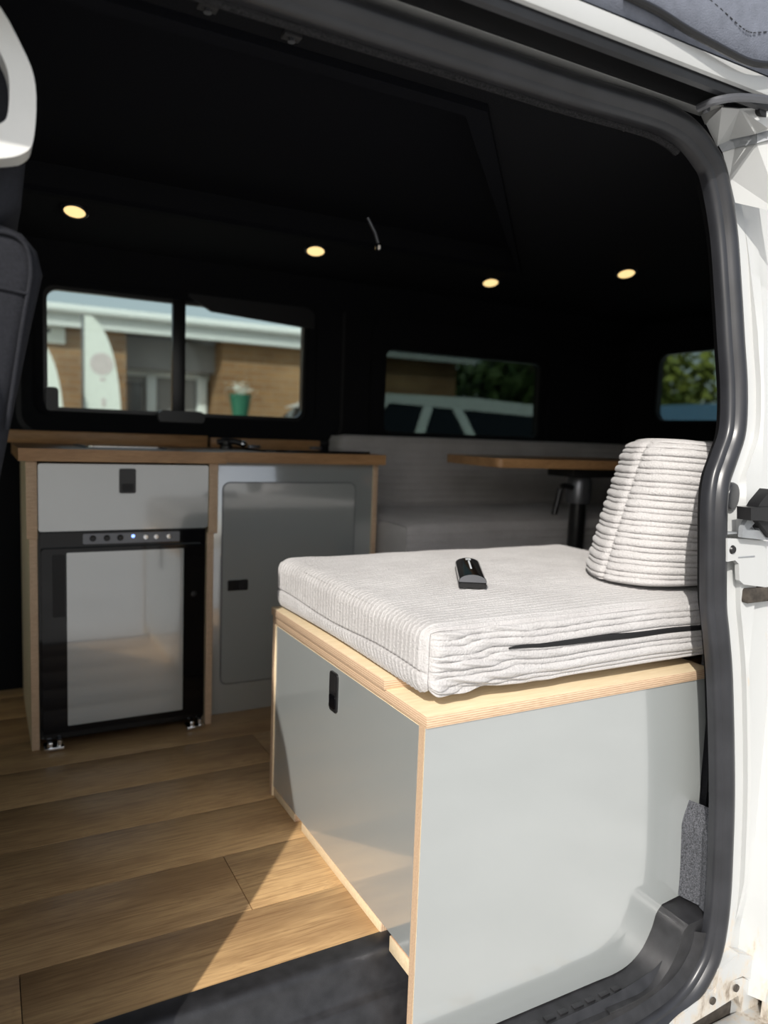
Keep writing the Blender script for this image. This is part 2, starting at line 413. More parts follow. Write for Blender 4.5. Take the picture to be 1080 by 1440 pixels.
# carpet edging that shows just inside the seal
inner = []
ctr = Vector((.5, 0, .55))
for i, p in enumerate(SEALP):
    if p.z > 1.0 or p.x > .9:
        t = (SEALP[min(i+1, len(SEALP)-1)]-SEALP[max(0, i-1)]).normalized(); s = t.cross(Vector((0, -1, 0)))
        d = s if (ctr-p).dot(s) > 0 else -s
        inner.append((p + d*.022, p))
plain('carpet_dark', (.030, .030, .032), 1, spec=.1, var=.6, vs=420, bump=.8, bs=800)
plain('carpet_grey', (.085, .088, .098), 1, spec=.1, var=.65, vs=420, bump=.8, bs=800)
top_in = [q+Vector((0, .020, .002)) for q, p in inner if p.z > 1.285]
tube('carpet_edging', top_in, .0065, 'carpet_dark', tr1, sides=8)
# interior cladding of the pillar
for nm, mt, zlo, zhi, offs in (('pillar_lining', 'lining', .165, 1.25, ((.004, .02, 0), (.045, .07, 0), (.12, .09, 0))),
                               ('pillar_carpet', 'carpet_grey', -.03, .172, ((-.016, .014, 0), (-.012, .030, 0), (-.008, .034, 0), (-.018, .075, 0), (.06, .11, 0)))):
    cl = bmesh.new(); prev = None
    for p in SEALP:
        if p.x < .9 or p.z > zhi or p.z < zlo: continue
        q = Vector((p.x if nm == 'pillar_lining' else min(p.x, 1.165), p.y, p.z))
        tp_ = Vector((.022*max(0, (p.z-.125)/.045) if nm == 'pillar_carpet' else 0, 0, 0))
        a = [cl.verts.new(q+Vector(o)+tp_) for o in offs]
        if prev:
            for k in range(len(a)-1): cl.faces.new((prev[k], prev[k+1], a[k+1], a[k]))
        prev = a
    link(nm, cl, mt, tr1, 'auto')
sw = bmesh.new(); prev = None     # black strip that closes the step up to the seal
for i, p in enumerate(SEALP):
    if p.z > -.045: continue
    t = (SEALP[min(i+1, len(SEALP)-1)]-SEALP[i-1]).normalized(); n_ = t.cross(Vector((0, -1, 0)))
    if (ctr-p).dot(n_) < 0: n_ = -n_
    a = [sw.verts.new(p+n_*u_+Vector((0, v_, 0))) for u_, v_ in ((.012, .006), (.022, .002), (.034, .008), (.066, .030))]
    if prev:
        for k in range(3): sw.faces.new((prev[k], prev[k+1], a[k+1], a[k]))
    prev = a
link('step_edge', sw, 'step_plastic', tr1, 'auto')
# white pillar skin: rows follow the seal, columns step back like pressed steel
pz = [p for p in SEALP if p.x > .9 and -.2 < p.z < 1.26]
cols = [(-.005, .012), (.022, .002), (.050, -.002), (.058, -.012), (.095, -.016), (.103, -.006), (.16, -.012), (.19, -.06), (.36, -.075)]
pb = bmesh.new(); prev = None
for p in pz:
    xr = max(p.x, 0)
    r = []
    for k, (dx, dy) in enumerate(cols):
        fade = min(1, max(0, (1.20-p.z)/.2)) * min(1, max(0, (p.z+.06)/.1))
        base = 1.035 if k > 3 else p.x
        x = p.x+dx if k < 3 else max(p.x+.04+.003*k, 1.045+dx*1.0)
        r.append(pb.verts.new((x, p.y+dy*(fade if k > 2 and k < 7 else 1), p.z)))
    if prev:
        for a, b, c, d in zip(prev, prev[1:], r[1:], r): pb.faces.new((a, b, c, d))
    prev = r
link('pillar', pb, 'white_paint', tr1, 'auto')
# sill under the seal and body below
b_ = bmesh.new()
sp_ = [p for p in SEALP if p.z < -.02 and (p.x > .9 or p.z < -.1)]
outer = []
for i, p in enumerate(sp_):
    t = (sp_[min(i+1, len(sp_)-1)]-sp_[max(0, i-1)]).normalized(); s = t.cross(Vector((0, -1, 0)))
    d = s if (ctr-p).dot(s) < 0 else -s
    outer.append(p+d*.055)
prev = None
for p, q in zip(sp_, outer):
    r = [b_.verts.new(p+Vector((0, .01, 0))), b_.verts.new(q+Vector((0, 0, 0))), b_.verts.new(q+Vector((0, .06, -.0)))]
    if prev:
        for k in range(2): b_.faces.new((prev[k], prev[k+1], r[k+1], r[k]))
    prev = r
link('sill', b_, 'white_paint', tr1, 'auto')
# ---- roof edge above the doorway (runs along the van)
X0, X1 = -1.3, 1.02
prism('gutter_flange', [(.846, 1.320), (.830, 1.3215), (.829, 1.326), (.846, 1.326)], 'x', X0, X1-.03, 'track_metal', tr1)
prism('door_track', [(.829, 1.322), (.826, 1.388), (.772, 1.388), (.772, 1.334), (.776, 1.334), (.776, 1.384), (.822, 1.384), (.825, 1.322)], 'x', X0, X1, 'matt_black', tr1)
box('track_slider', .80, .95, .79, .803, 1.352, 1.360, 'black_plastic', tr1)
box('track_slider', .905, .975, .792, .806, 1.342, 1.350, 'steel_grey', tr1)
prism('track_lip', [(.780, 1.318), (.775, 1.313), (.769, 1.316), (.766, 1.325), (.766, 1.336), (.780, 1.338)], 'x', X0, 1.05, 'rubber', tr1)
prism('roof_rail', [(.767, 1.332), (.762, 1.325), (.757, 1.327), (.754, 1.338), (.754, 1.349), (.760, 1.353), (.87, 1.40), (.87, 1.394), (.775, 1.356), (.767, 1.345)], 'x', X0, 1.6, 'white_paint', tr1)
box('roof_skin', X0, XR, .86, YF+.05, ZC+.074, ZC+.078, 'white_paint', tr1, bev=0)
# end of the track at the pillar: folded metal corner
c0 = onx
def quad(name, pts, mat, parent, th=.002):
    bm = bmesh.new(); vs = [bm.verts.new(p) for p in pts]; f = bm.faces.new(vs)
    r = bmesh.ops.extrude_face_region(bm, geom=[f]); nv = [x for x in r['geom'] if isinstance(x, bmesh.types.BMVert)]
    bm.normal_update(); bmesh.ops.translate(bm, verts=nv, vec=f.normal*th)
    return link(name, bm, mat, parent)
P = ony
quad('corner_fold', [P(992, 172, .835), P(1015, 150, .80), P(1040, 152, .79), P(1025, 196, .83), P(1008, 205, .84)], 'white_paint', tr1)
quad('corner_fold', [P(1025, 196, .83), P(1040, 152, .79), P(1082, 150, .77), P(1082, 182, .77), P(1062, 188, .79)], 'white_paint', tr1)
quad('corner_fold', [P(986, 160, .84), P(1000, 146, .80), P(1018, 148, .80), P(992, 174, .835)], 'track_metal', tr1)
quad('sealant_band', [P(1010, 203, .838), P(1030, 194, .828), P(1064, 186, .79), P(1064, 202, .788), P(1034, 208, .826), P(1016, 214, .836)], 'primer_grey', tr1)
quad('sealant_band', [P(1064, 186, .79), P(1085, 178, .775), P(1085, 196, .775), P(1064, 202, .788)], 'primer_grey', tr1)
quad('pillar_head', [P(1016, 213, .838), P(1034, 207, .828), P(1064, 201, .79), P(1090, 194, .775), P(1100, 300, .775), P(1034, 285, .83), P(1026, 250, .835)], 'white_paint', tr1)
tube('gutter_drain', smooth_path([P(982, 152, .80), P(1006, 142, .775), P(1040, 137, .762), P(1090, 141, .75)], 6), .006, 'steel_grey', tr1, sides=8)
prism('drain_cap', [(a, b) for a, b in rrect(1.03, 1.09, ZT+.008, ZT+.026, .008)], 'y', .772, .79, 'matt_black', tr1)
lathe('screw', P(993, 154, .80), (0, -1, 0), [(0, .004), (.004, .004), (.0055, .001), (.0055, -.002), (0, -.002)], 'steel_grey', tr1, 12)
# pillar fittings
YP = .779
lathe('bump_stop', P(1029, 698, .797), (.25, -1, 0), [(0, .004), (.016, .005), (.021, .004), (.023, 0), (.023, -.01), (0, -.01)], 'rubber', tr1, 24)
def px_poly(pts, Y): return [(P(x, y, Y).x, P(x, y, Y).z) for x, y in pts]
prism('hinge_plate', px_poly([(1023, 757), (1048, 758), (1085, 762), (1085, 827), (1046, 822), (1040, 816), (1039, 793), (1034, 788), (1023, 790)], YP), 'y', YP, YP+.008, 'white_paint', tr1)
box('plate_crease', P(1038, 783, YP).x, P(1061, 783, YP).x, YP-.001, YP+.002, P(1050, 784, YP).z, P(1050, 782, YP).z, 'primer_grey', tr1, bev=.0005)
box('panel_gap', P(1022, 750, .785).x, P(1042, 750, .785).x, .783, .80, P(1030, 751, .785).z, P(1030, 749, .785).z, 'primer_grey', tr1, bev=.0005)
lathe('screw', P(1030, 773, YP), (0, -1, 0), [(0, .002), (.0035, .003), (.0055, .003), (.0075, 0), (0, 0)], 'black_plastic', tr1, 16)
prism('latch_bracket', px_poly([(1044, 756), (1045, 742), (1056, 722), (1066, 724), (1085, 750), (1085, 760)], YP-.012), 'y', YP-.012, YP-.004, 'primer_grey', tr1,
      [px_poly([(1054, 744), (1062, 735), (1069, 746)], YP-.012)])
prism('latch_arm', px_poly([(1056, 714), (1085, 713), (1085, 733), (1056, 732)], YP-.03), 'y', YP-.03, YP-.005, 'black_plastic', tr1)
prism('latch_arm', px_poly([(1066, 713), (1070, 706), (1085, 688), (1085, 713)], YP-.026), 'y', YP-.026, YP-.005, 'black_plastic', tr1)
prism('latch_arm', px_poly([(1066, 733), (1085, 733), (1085, 757), (1075, 744)], YP-.022), 'y', YP-.022, YP-.002, 'matt_black', tr1)
box('hinge_dark_block', P(1046, 830, .785).x, 1.30, .775, .80, P(1060, 846, .785).z, P(1060, 826, .785).z, 'dark_brown', tr1, bev=.004)  # solid dark brown block just below the hinge plate
# lower rear corner of the doorway
b_ = bmesh.new()
prism('corner_pressing', px_poly([(1006, 1398), (1012, 1366), (1038, 1341), (1085, 1350), (1085, 1420), (1060, 1378), (1044, 1373), (1018, 1384)], .778), 'y', .778, .80, 'white_paint', tr1)
prism('corner_flange', px_poly([(945, 1440), (980, 1410), (1010, 1385), (1044, 1375), (1062, 1382), (1075, 1440), (1085, 1470), (900, 1480)], .78), 'y', .780, .80, 'white_paint', tr1,
      [px_poly([(968, 1443), (1000, 1424), (1038, 1400), (1042, 1420), (1040, 1438), (1000, 1458)], .78)])
box('cavity', 1.0, 1.24, .80, .815, -.32, -.16, 'dark_brown', tr1, bev=0)
for a, b in ((1003, 1408), (1036, 1390)):
    lathe('drain_hole', P(a, b, .772), (0, -1, 0), [(0, 0), (.004, 0), (.0065, .001), (.0068, -.002), (0, -.002)], 'dark_brown', tr1, 14)

# ---- near wall inside, behind the pillar, and the B pillar with the cab door
near = tag(prism('wall_near', [(1.17, -.3), (XR, -.3), (XR, ZC+.05), (1.12, ZC+.05), (1.15, .8)], 'y', .86, .885, 'lining', smooth=False), kind='structure')
prism('outer_skin', [(1.22, -.35), (XR+.05, -.35), (XR+.05, ZC+.08), (1.30, ZC+.08)], 'y', .735, .76, 'white_paint', near, smooth=False)
bp = tag(prism('wall_pillar', [(-1.35, -.4), (-.022, -.4), (-.022, 0), (-.038, .256), (-.066, .48), (-.100, .667), (-.17, .87), (-.24, 1.02), (-.27, 1.15), (-.27, 1.33), (-1.35, 1.33)], 'y', .70, .80, 'white_paint', None,
               [rrect(-1.20, -.55, .52, 1.20, .08)], smooth=False), kind='structure')
box('sill_body', -1.3, 1.35, .70, .79, -.45, -.215, 'white_paint', bp, bev=.01)
box('grey_carpet_post', 1.165, 1.235, .872, .90, -.03, .60, 'carpet_grey', near, bev=.006)
box('grey_carpet_post', 1.195, 1.30, .835, .875, -.05, .60, 'carpet_grey', near, bev=.006)

# ---- black plastic step in the doorway
st = thing('trim_2', (.5, .9, -.14), None, None, kind='structure')
pf = [(.995, -.010), (.992, .002), (.985, .0028), (.968, .0022), (.960, .0005), (.955, -.004), (.952, -.011), (.940, -.050), (.936, -.054), (.928, -.056), (.924, -.060), (.912, -.112), (.905, -.122), (.892, -.128), (.850, -.130), (.812, -.134), (.812, -.26), (.995, -.26)]
prism('step_lip', pf, 'x', -1.25, 1.16, 'step_plastic', st)
sp2 = smooth_path([(.90, 0, -.1305), (.985, 0, -.127), (1.03, 0, -.105), (1.055, 0, -.070), (1.066, 0, -.040), (1.078, 0, -.028)], 5)
cov = [(p.x, p.z) for p in sp2] + [(1.30, -.020), (1.30, -.26), (.90, -.26)]
prism('step_cove', cov, 'y', .8122, .955, 'step_plastic', st)
for k in range(9):
    xx = .70+.030*k
    box('grip_stud', xx, xx+.017+.004*(k % 2), .842, .852, -.132, -.1275, 'step_plastic', st, bev=.001)

# ================================================================== SEAT BOX BY THE DOOR
BX, BY0, BY1 = .552, .872, 1.515
sb = thing('seat_box', (.85, 1.19, -.13), 'pale grey laminate seat box with exposed plywood edges just inside the doorway', 'seat box')
fp = [(BX, .392), (1.158, .392), (1.158, -.018), (1.080, -.026)] + [(p.x+.004, p.z+.003) for p in reversed(sp2[3:-3])] + [(.93, -.126), (BX, -.126)]
fr_ = prism('front_panel', fp, 'y', BY0+.001, BY0+.017, 'ply_y', sb)
prism('laminate_face', [(BX+.0005 if a < .6 else a, b) for a, b in fp], 'y', BY0, BY0+.0012, 'laminate', fr_)
dr = box('door', BX+.004, BX+.020, BY0+.022, BY1-.016, .022, .389, 'ply_x', sb)
box('laminate_face', BX+.003, BX+.0043, BY0+.0235, BY1-.0175, .0235, .3875, 'laminate', dr, bev=0)
lt = prism('latch', rrect(1.174, 1.207, .305, .378, .007), 'x', BX-.0005, BX+.004, 'black_plastic', dr)
# pull recess of the latch is a second level part of the door, kept next to the plate
prism('latch_pull', rrect(1.178, 1.203, .311, .336, .006), 'x', BX-.0022, BX, 'black_gloss', dr)
prism('latch_slide', rrect(1.180, 1.201, .342, .372, .003), 'x', BX-.0012, BX, 'matt_black', dr)
box('back_panel', BX, 1.158, BY1-.016, BY1, 0, .392, 'ply_y', sb)
box('top_board', BX, 1.158, BY0-.003, BY1, .392, .410, 'ply_z', sb)
box('slat_board', BX-.004, 1.150, .992, BY1, .410, .427, 'ply_z', sb)
box('plinth', BX+.005, BX+.02, .990, 1.335, 0, .019, 'ply_x', sb)
box('plinth', BX+.005, BX+.02, 1.372, 1.50, 0, .019, 'ply_x', sb)
box('plinth', BX+.002, BX+.018, BY0+.017, .955, -.006, .020, 'ply_x', sb)

# ================================================================== CORDUROY CUSHIONS
def rib(s, p=.0235, h1=.0072, h2=.0050):
    t = (s/p) % 1.0
    if t < .6: q = 2*t/.6-1; return h1*max(0, 1-q*q)**.36
    q = 2*(t-.6)/.4-1; return h2*max(0, 1-q*q)**.36
def wob(x, y, s=1): return math.sin(x*11*s+y*3)*.5+math.sin(x*23*s+1.3+y*7)*.3+math.sin(x*41*s+y*17+.4)*.2
def cushion(name, lo, hi, r, res, disp, parent=None, crown=.0, mat='corduroy'):
    """rounded box made of fine grids; disp(face, p) gives the height of the ribs"""
    lo, hi = Vector(lo), Vector(hi); bm = bmesh.new()
    ax = {'-x': (0, lo.x), '+x': (0, hi.x), '-y': (1, lo.y), '+y': (1, hi.y), '-z': (2, lo.z), '+z': (2, hi.z)}
    il, ih = lo+Vector((r,)*3), hi-Vector((r,)*3); size = hi-lo
    for f, (a, val) in ax.items():
        u, v = [i for i in range(3) if i != a]
        nu, nv = res.get(f, (6, 6)); g = []
        for i in range(nu+1):
            row = []
            for j in range(nv+1):
                p = Vector((0, 0, 0)); p[a] = val; p[u] = lo[u]+size[u]*i/nu; p[v] = lo[v]+size[v]*j/nv
                q = Vector([min(max(p[k], il[k]), ih[k]) for k in range(3)])
                n = (p-q).normalized(); d = disp(f, p)
                cu, cv = (2*i/nu-1), (2*j/nv-1)
                o = q+n*(r+d)
                if crown:
                    cx = 2*(p.x-lo.x)/size.x-1; cy = 2*(p.y-lo.y)/size.y-1; cz = (p.z-lo.z)/size.z
                    o.z += crown*max(0, 1-cx*cx)*max(0, 1-cy*cy)*cz
                row.append(bm.verts.new(o))
            g.append(row)
        for i in range(nu):
            for j in range(nv):
                vs = (g[i][j], g[i+1][j], g[i+1][j+1], g[i][j+1])
                flip = (a == 1) != (f[0] == '-')
                bm.faces.new(vs[::-1] if flip else vs)
    return link(name, bm, mat, parent, 'keep')
sc = thing('seat_cushion', (.9, 1.2, .427), 'thick pale grey jumbo corduroy seat cushion lying on the seat box by the door', 'cushion')
CL, CH = (.558, .884, .430), (1.36, 1.512, .534)
def d_seat(f, p):
    ex = min(1, max(0, (p.x-CL[0])/.02)); 
    if f == '-y':
        ez = min(1, max(0, (CH[2]-p.z)/.006)); cr = math.exp(-((p.x-.60)/.16)**2)
        s = p.z + .0022*wob(p.x, 0) + .006*cr*wob(p.x*2.2, p.z*9)
        return (rib(s)*(1+.5*cr*wob(p.x*3, p.z*40)) + .004*cr*wob(p.x*3, p.z*30))*ex*ez
    if f == '-x':
        seam = .466+.004*math.sin(p.y*14)
        ey = min(1, max(0, (p.y-CL[1])/.02))
        if p.z < seam: d = rib(p.y+.45*(seam-p.z)+.006, .0125, .0032, .0022)
        else: d = rib(p.y, .0125, .0032, .0022)
        return (d-.005*math.exp(-((p.z-seam)/.0025)**2))*ey+.002*math.sin(p.y*9)
    if f == '+z':
        ey = min(1, max(0, (p.y-CL[1])/.006))
        return rib(p.y+.0012*wob(p.x, p.y), .0125, .0030, .0021)*ey + .0015*wob(p.x*1.5, p.y*4)
    return 0
cushion('cover', CL, CH, .024, {'+z': (90, 420), '-x': (420, 70), '-y': (220, 110), '+y': (10, 6), '+x': (10, 6)}, d_seat, sc, crown=.010)
zp = []
for i in range(25):
    t = i/24; a = ony(714+t*276, 911-t*30, BY0+.009); zp.append(Vector((a.x, BY0+.0055+.0010*math.sin(t*9), a.z+.0006*math.sin(t*17))))
tube('zip', zp, [.0012+.0034*min(1, i/4) for i in range(25)], 'zip_black', sc, prof=[(1, .1), (.6, .45), (-.6, .45), (-1, .1), (-1, -1), (1, -1)], label='black zip slit along the cushion front')
# back cushion standing on the seat cushion, leaning towards the body side
bc = thing('back_cushion', (1.25, 1.05, .535), 'tapering pale grey corduroy back cushion standing upright on the seat cushion', 'cushion')
plan = smooth_path([(x, y, 0) for x, y in ((1.42, .925), (1.30, .925), (1.20, .928), (1.12, .938), (1.07, .958), (1.046, .995), (1.040, 1.034), (1.050, 1.07), (1.068, 1.10), (1.095, 1.13), (1.16, 1.155), (1.42, 1.16))], 7)
SEAMI = 48
bm = bmesh.new(); rowsB = []
zb0, zb1 = .548, .818; nz = 230
for k in range(nz+1):
    z = zb0+(zb1-zb0)*k/nz; t = k/nz
    e = 0
    if z > zb1-.030: u = (z-(zb1-.030))/.030; e = .030*(1-math.sqrt(max(0, 1-u*u)))
    if z < zb0+.012: u = 1-(z-zb0)/.012; e = .012*(1-math.sqrt(max(0, 1-u*u)))
    row = []
    for i, p in enumerate(plan):
        q0, q1 = plan[max(0, i-1)], plan[min(len(plan)-1, i+1)]
        tn = (q1-q0).normalized(); n = Vector((tn.y, -tn.x, 0))
        if n.dot(Vector((1.25, 1.04, 0))-p) > 0: n = -n
        ph = 0 if i < SEAMI-6 else .010
        d = rib(z+ph+.0012*wob(p.x*2, p.y*2+i*.02), .0238, .0085, .0062)
        sd = abs(i-(SEAMI-6)); d -= .006*math.exp(-(sd/1.0)**2)
        q = p+n*(d-e)
        q = q+Vector((.050*t+.012*t*t, -.030*t, 0))
        row.append(bm.verts.new((q.x, q.y, z+.004*math.sin(p.x*20)*t)))
    rowsB.append(row)
for a, b in zip(rowsB, rowsB[1:]):
    for i in range(len(a)): bm.faces.new((a[i], a[(i+1) % len(a)], b[(i+1) % len(a)], b[i]))
bm.faces.new(rowsB[-1]); bm.faces.new(rowsB[0][::-1])
link('cover', bm, 'corduroy', bc, 'auto')

# ================================================================== REMOTE ON THE CUSHION
ZS = .5465
c1, c2, c3, c4 = onz(648, 828, ZS), onz(683, 825, ZS), onz(671, 800, ZS), onz(645, 803, ZS)
rc = thing('remote_control', ((c1+c3)/2), 'small black handheld remote lying on the corduroy seat cushion', 'remote')
uy = ((c4-c1)+(c3-c2)).normalized(); ux = Vector((uy.y, -uy.x, 0)); uz = ux.cross(uy)
Wd = .0245; Ln = ((c4-c1).length)/2*1.05; cc = (c1+c3)/2
def remote_part(name, prof2, y0, y1, mat, zoff=0):
    bm = bmesh.new(); r = []
    for y in (y0, y1): r.append([bm.verts.new(cc+ux*a+uy*y+uz*(b+zoff)) for a, b in prof2])
    n = len(prof2)
    for i in range(n): bm.faces.new((r[0][i], r[0][(i+1) % n], r[1][(i+1) % n], r[1][i]))
    bm.faces.new(r[0][::-1]); bm.faces.new(r[1]); return link(name, bm, mat, rc, 'auto')
arc = [(-Wd*math.cos(math.pi*i/10), .012+.012*math.sin(math.pi*i/10)) for i in range(11)]
remote_part('shell', [(Wd, .009), *arc[::-1], (-Wd, .009)], -Ln+.001, Ln, 'black_gloss')
remote_part('base', [(Wd, 0), (Wd, .006), (-Wd, .006), (-Wd, 0)], -Ln, Ln*.99, 'black_plastic')
remote_part('slot', [(Wd*.92, .005), (Wd*.92, .010), (-Wd*.92, .010), (-Wd*.92, .005)], -Ln+.003, Ln*.95, 'matt_black')
remote_part('front_cap', [(Wd*.98, .010), *[(a*.98, b-.0005) for a, b in arc[::-1]], (-Wd*.98, .010)], -Ln-.001, -Ln+.001, 'steel_grey')
remote_part('print_line', [(.0016, .0238), (.0016, .0243), (-.0016, .0243), (-.0016, .0238)], -Ln*.35, Ln*.62, 'mark_white')
remote_part('print_dot', [(.005, .0235), (.005, .0242), (-.005, .0242), (-.005, .0235)], Ln*.74, Ln*.9, 'mark_white')

# ================================================================== KITCHEN
KL = 1.952     # front of the fridge unit
KR = 2.012     # front of the cupboard
kz = .718
fu = thing('fridge_cabinet', (.32, 2.2, 0), 'plywood sided grey cabinet with one drawer above the black fridge', 'cabinet')
box('side_panel', .092, .110, KL, 2.40, 0, kz, 'ply_x', fu); box('side_panel', .522, .540, KL, 2.40, 0, kz, 'ply_x', fu)
box('side_cheek', .086, .110, KL-.014, KL+.02, .532, kz, 'ply_x', fu); box('side_cheek', .522, .546, KL-.014, KL+.02, .532, kz, 'ply_x', fu)
d = prism('drawer', rrect(.112, .520, .548, .712, .006), 'y', KL-.012, KL+.006, 'laminate', fu)
prism('latch', rrect(.296, .336, .640, .702, .005), 'y', KL-.015, KL-.011, 'black_plastic', d)
prism('latch_pull', rrect(.302, .330, .645, .664, .004), 'y', KL-.017, KL-.0145, 'matt_black', d)
box('rear_panel', .110, .522, 2.38, 2.40, 0, kz, 'ply_y', fu)
fg = thing('fridge', (.316, 2.15, 0), 'built-in black fridge with grey laminate door insert and chrome feet', 'fridge')
FX0, FX1 = .112, .520; FY = KL-.006
box('cabinet', FX0+.004, FX1-.004, FY+.035, 2.36, .03, .540, 'matt_black', fg)
prism('surround', rrect(FX0, FX1, .022, .545, .006), 'y', FY+.018, FY+.036, 'black_gloss', fg)
cp = prism('control_panel', rrect(FX0+.004, FX1-.004, .508, .543, .004), 'y', FY+.004, FY+.02, 'black_gloss', fg)
prism('display', rrect(.212, .448, .513, .539, .003), 'y', FY+.002, FY+.005, 'steel_grey', cp)
for k, xx in enumerate((.235, .268, .300, .362, .388, .420)):
    lathe('button', (xx, FY+.002, .527), (0, -1, 0), [(0, .0035), (.006, .003), (.008, 0), (0, 0)], 'black_gloss' if k < 3 else 'chrome', cp, 14)
lathe('led', (.331, FY+.002, .530), (0, -1, 0), [(0, .002), (.004, .001), (.004, 0), (0, 0)], 'led_blue', cp, 12, label='small blue indicator light')
dd = prism('door', rrect(FX0+.006, FX1-.006, .026, .504, .008), 'y', FY, FY+.02, 'black_gloss', fg)
prism('insert', rrect(.174, .458, .056, .494, .003), 'y', FY-.0025, FY+.002, 'laminate', dd)
prism('handle_recess', rrect(.142, .170, .335, .490, .004), 'y', FY-.0015, FY+.001, 'matt_black', dd)
lathe('door_lock', (.486, FY, .37), (0, -1, 0), [(0, .004), (.007, .003), (.008, 0), (0, 0)], 'black_plastic', dd, 14)
for xx in (.118, .468):
    hg = bmesh.new(); b_box(hg, xx, xx+.046, FY-.020, FY+.02, .004, .011, .001); b_box(hg, xx+.008, xx+.020, FY-.018, FY-.002, .010, .024, .002)
    b_disc(hg, (xx+.036, FY-.008, .010), (0, 0, 1), [(.007, 0), (.007, .016), (.004, .019), (0, .019)], 12)
    b_box(hg, xx+.004, xx+.012, FY-.01, FY+.015, 0, .006, .001)
    link('hinge_foot', hg, 'chrome', fg, 'auto')
cu = thing('cupboard', (.79, 2.2, 0), 'tall grey laminate cupboard with round cornered door beside the fridge', 'cabinet')
box('face_panel', .541, 1.045, KR+.001, KR+.016, 0, kz, 'laminate', cu)
box('end_panel', 1.0455, 1.062, KR-.002, 2.40, 0, kz, 'ply_x', cu)
D0, D1, E0, E1 = .578, .988, .085, .664
prism('door_gap', rrect(D0, D1, E0, E1, .022), 'y', KR-.0004, KR+.001, 'steel_grey', cu)
dd = prism('door', rrect(D0+.0035, D1-.0035, E0+.0035, E1-.0035, .019), 'y', KR-.002, KR+.001, 'laminate', cu)
prism('latch', rrect(.596, .655, .357, .387, .003), 'y', KR-.005, KR-.001, 'black_plastic', dd)
prism('latch_pull', rrect(.628, .650, .361, .383, .003), 'y', KR-.0065, KR-.0045, 'matt_black', dd)
# worktops and upstands
wt = prism('worktop', [(.070, KL-.028), (.563, KL-.028), (.563, 2.42), (.070, 2.42)], 'z', kz, kz+.030, 'worktop_oak')
tag(wt, 'thick oak worktop slab lying over the fridge cabinet', 'worktop')
wt = prism('worktop', [(.566, KR-.030), (1.072, KR-.030), (1.072, 2.42), (.566, 2.42)], 'z', kz, kz+.030, 'worktop_oak')
tag(wt, 'thick oak worktop slab lying over the round cornered cupboard', 'worktop')
u = box('upstand', .045, .640, 2.40, 2.42, kz+.030, .785, 'worktop_oak', bev=.003); tag(u, 'dark oak upstand behind the worktop of the fridge cabinet', 'upstand')
u = box('upstand', .650, 1.035, 2.40, 2.42, kz+.030, .780, 'worktop_oak', bev=.003); tag(u, 'dark oak upstand behind the worktop of the cupboard', 'upstand')
sk_ = thing('sink_lid', (.33, 2.17, kz+.030), 'flat pale glass sink lid set into the oak worktop', 'sink')
prism('lid', rrect(.235, .43, 2.06, 2.32, .02), 'z', kz+.030, kz+.035, 'chrome', sk_); prism('rim', rrect(.225, .44, 2.05, 2.33, .025), 'z', kz+.030, kz+.0325, 'steel_grey', sk_)
tp = thing('folding_tap', (.66, 2.25, kz+.030), 'small black folding tap with chrome tip on the worktop', 'tap')
lathe('base', (.66, 2.26, kz+.030), (0, 0, 1), [(.020, 0), (.020, .010), (.014, .014), (.014, .024), (.010, .028), (0, .028)], 'black_plastic', tp)
tube('spout', smooth_path([(.632, 2.262, kz+.050), (.66, 2.26, kz+.054), (.69, 2.256, kz+.052), (.705, 2.254, kz+.048)], 5), .010, 'black_plastic', tp)
lathe('tip', (.708, 2.254, kz+.047), (1, -.2, -.1), [(0, -.004), (.0095, -.004), (.0105, .006), (.006, .014), (0, .014)], 'chrome', tp, 14)
hb = thing('glass_hob', (.90, 2.2, kz+.030), 'thin black glass hob lid on the cupboard worktop', 'hob')
prism('glass', rrect(.70, 1.05, 2.03, 2.36, .02), 'z', kz+.030, kz+.037, 'black_gloss', hb)
for xx in (.76, .98): box('hinge', xx, xx+.04, 2.345, 2.368, kz+.030, kz+.042, 'steel_grey', hb)

# ================================================================== REAR LOUNGE
sob = thing('sofa_box', (1.75, 2.1, 0), 'grey laminate base box of the rear sofa', 'seat box')
box('front_panel', 1.075, 2.50, 1.87, 1.886, 0, .40, 'laminate', sob); box('top_board', 1.075, 2.50, 1.86, 2.43, .40, .418, 'ply_z', sob)
box('end_panel', 1.075, 1.091, 1.886, 2.43, 0, .40, 'laminate', sob)
def d_sofa(f, p):
    if f == '-y': return rib(p.z+.002*wob(p.x, 0), .0235, .0052, .0036)
    if f in '+z': return rib(p.y+.001*wob(p.x, p.y), .0235, .0052, .0036)+.002*wob(p.x, p.y)
    return 0
s1 = cushion('long_cushion', (1.078, 1.855, .418), (2.505, 2.32, .552), .03, {'+z': (40, 170), '-y': (40, 60), '-x': (10, 10)}, d_sofa, None, .006)
tag(s1, 'long grey corduroy seat cushion of the rear sofa beyond the cupboard', 'cushion')
def d_sofb(f, p): return rib(p.z+.002*wob(p.x, 0), .0235, .0052, .0036) if f in ('-y', '-x') else 0
s2 = cushion('wall_cushion', (1.078, 2.322, .545), (2.505, 2.435, .805), .028, {'-y': (50, 130), '-x': (12, 100), '+z': (30, 10)}, d_sofb)
tag(s2, 'long grey corduroy backrest cushion against the lining below the tinted window', 'cushion')
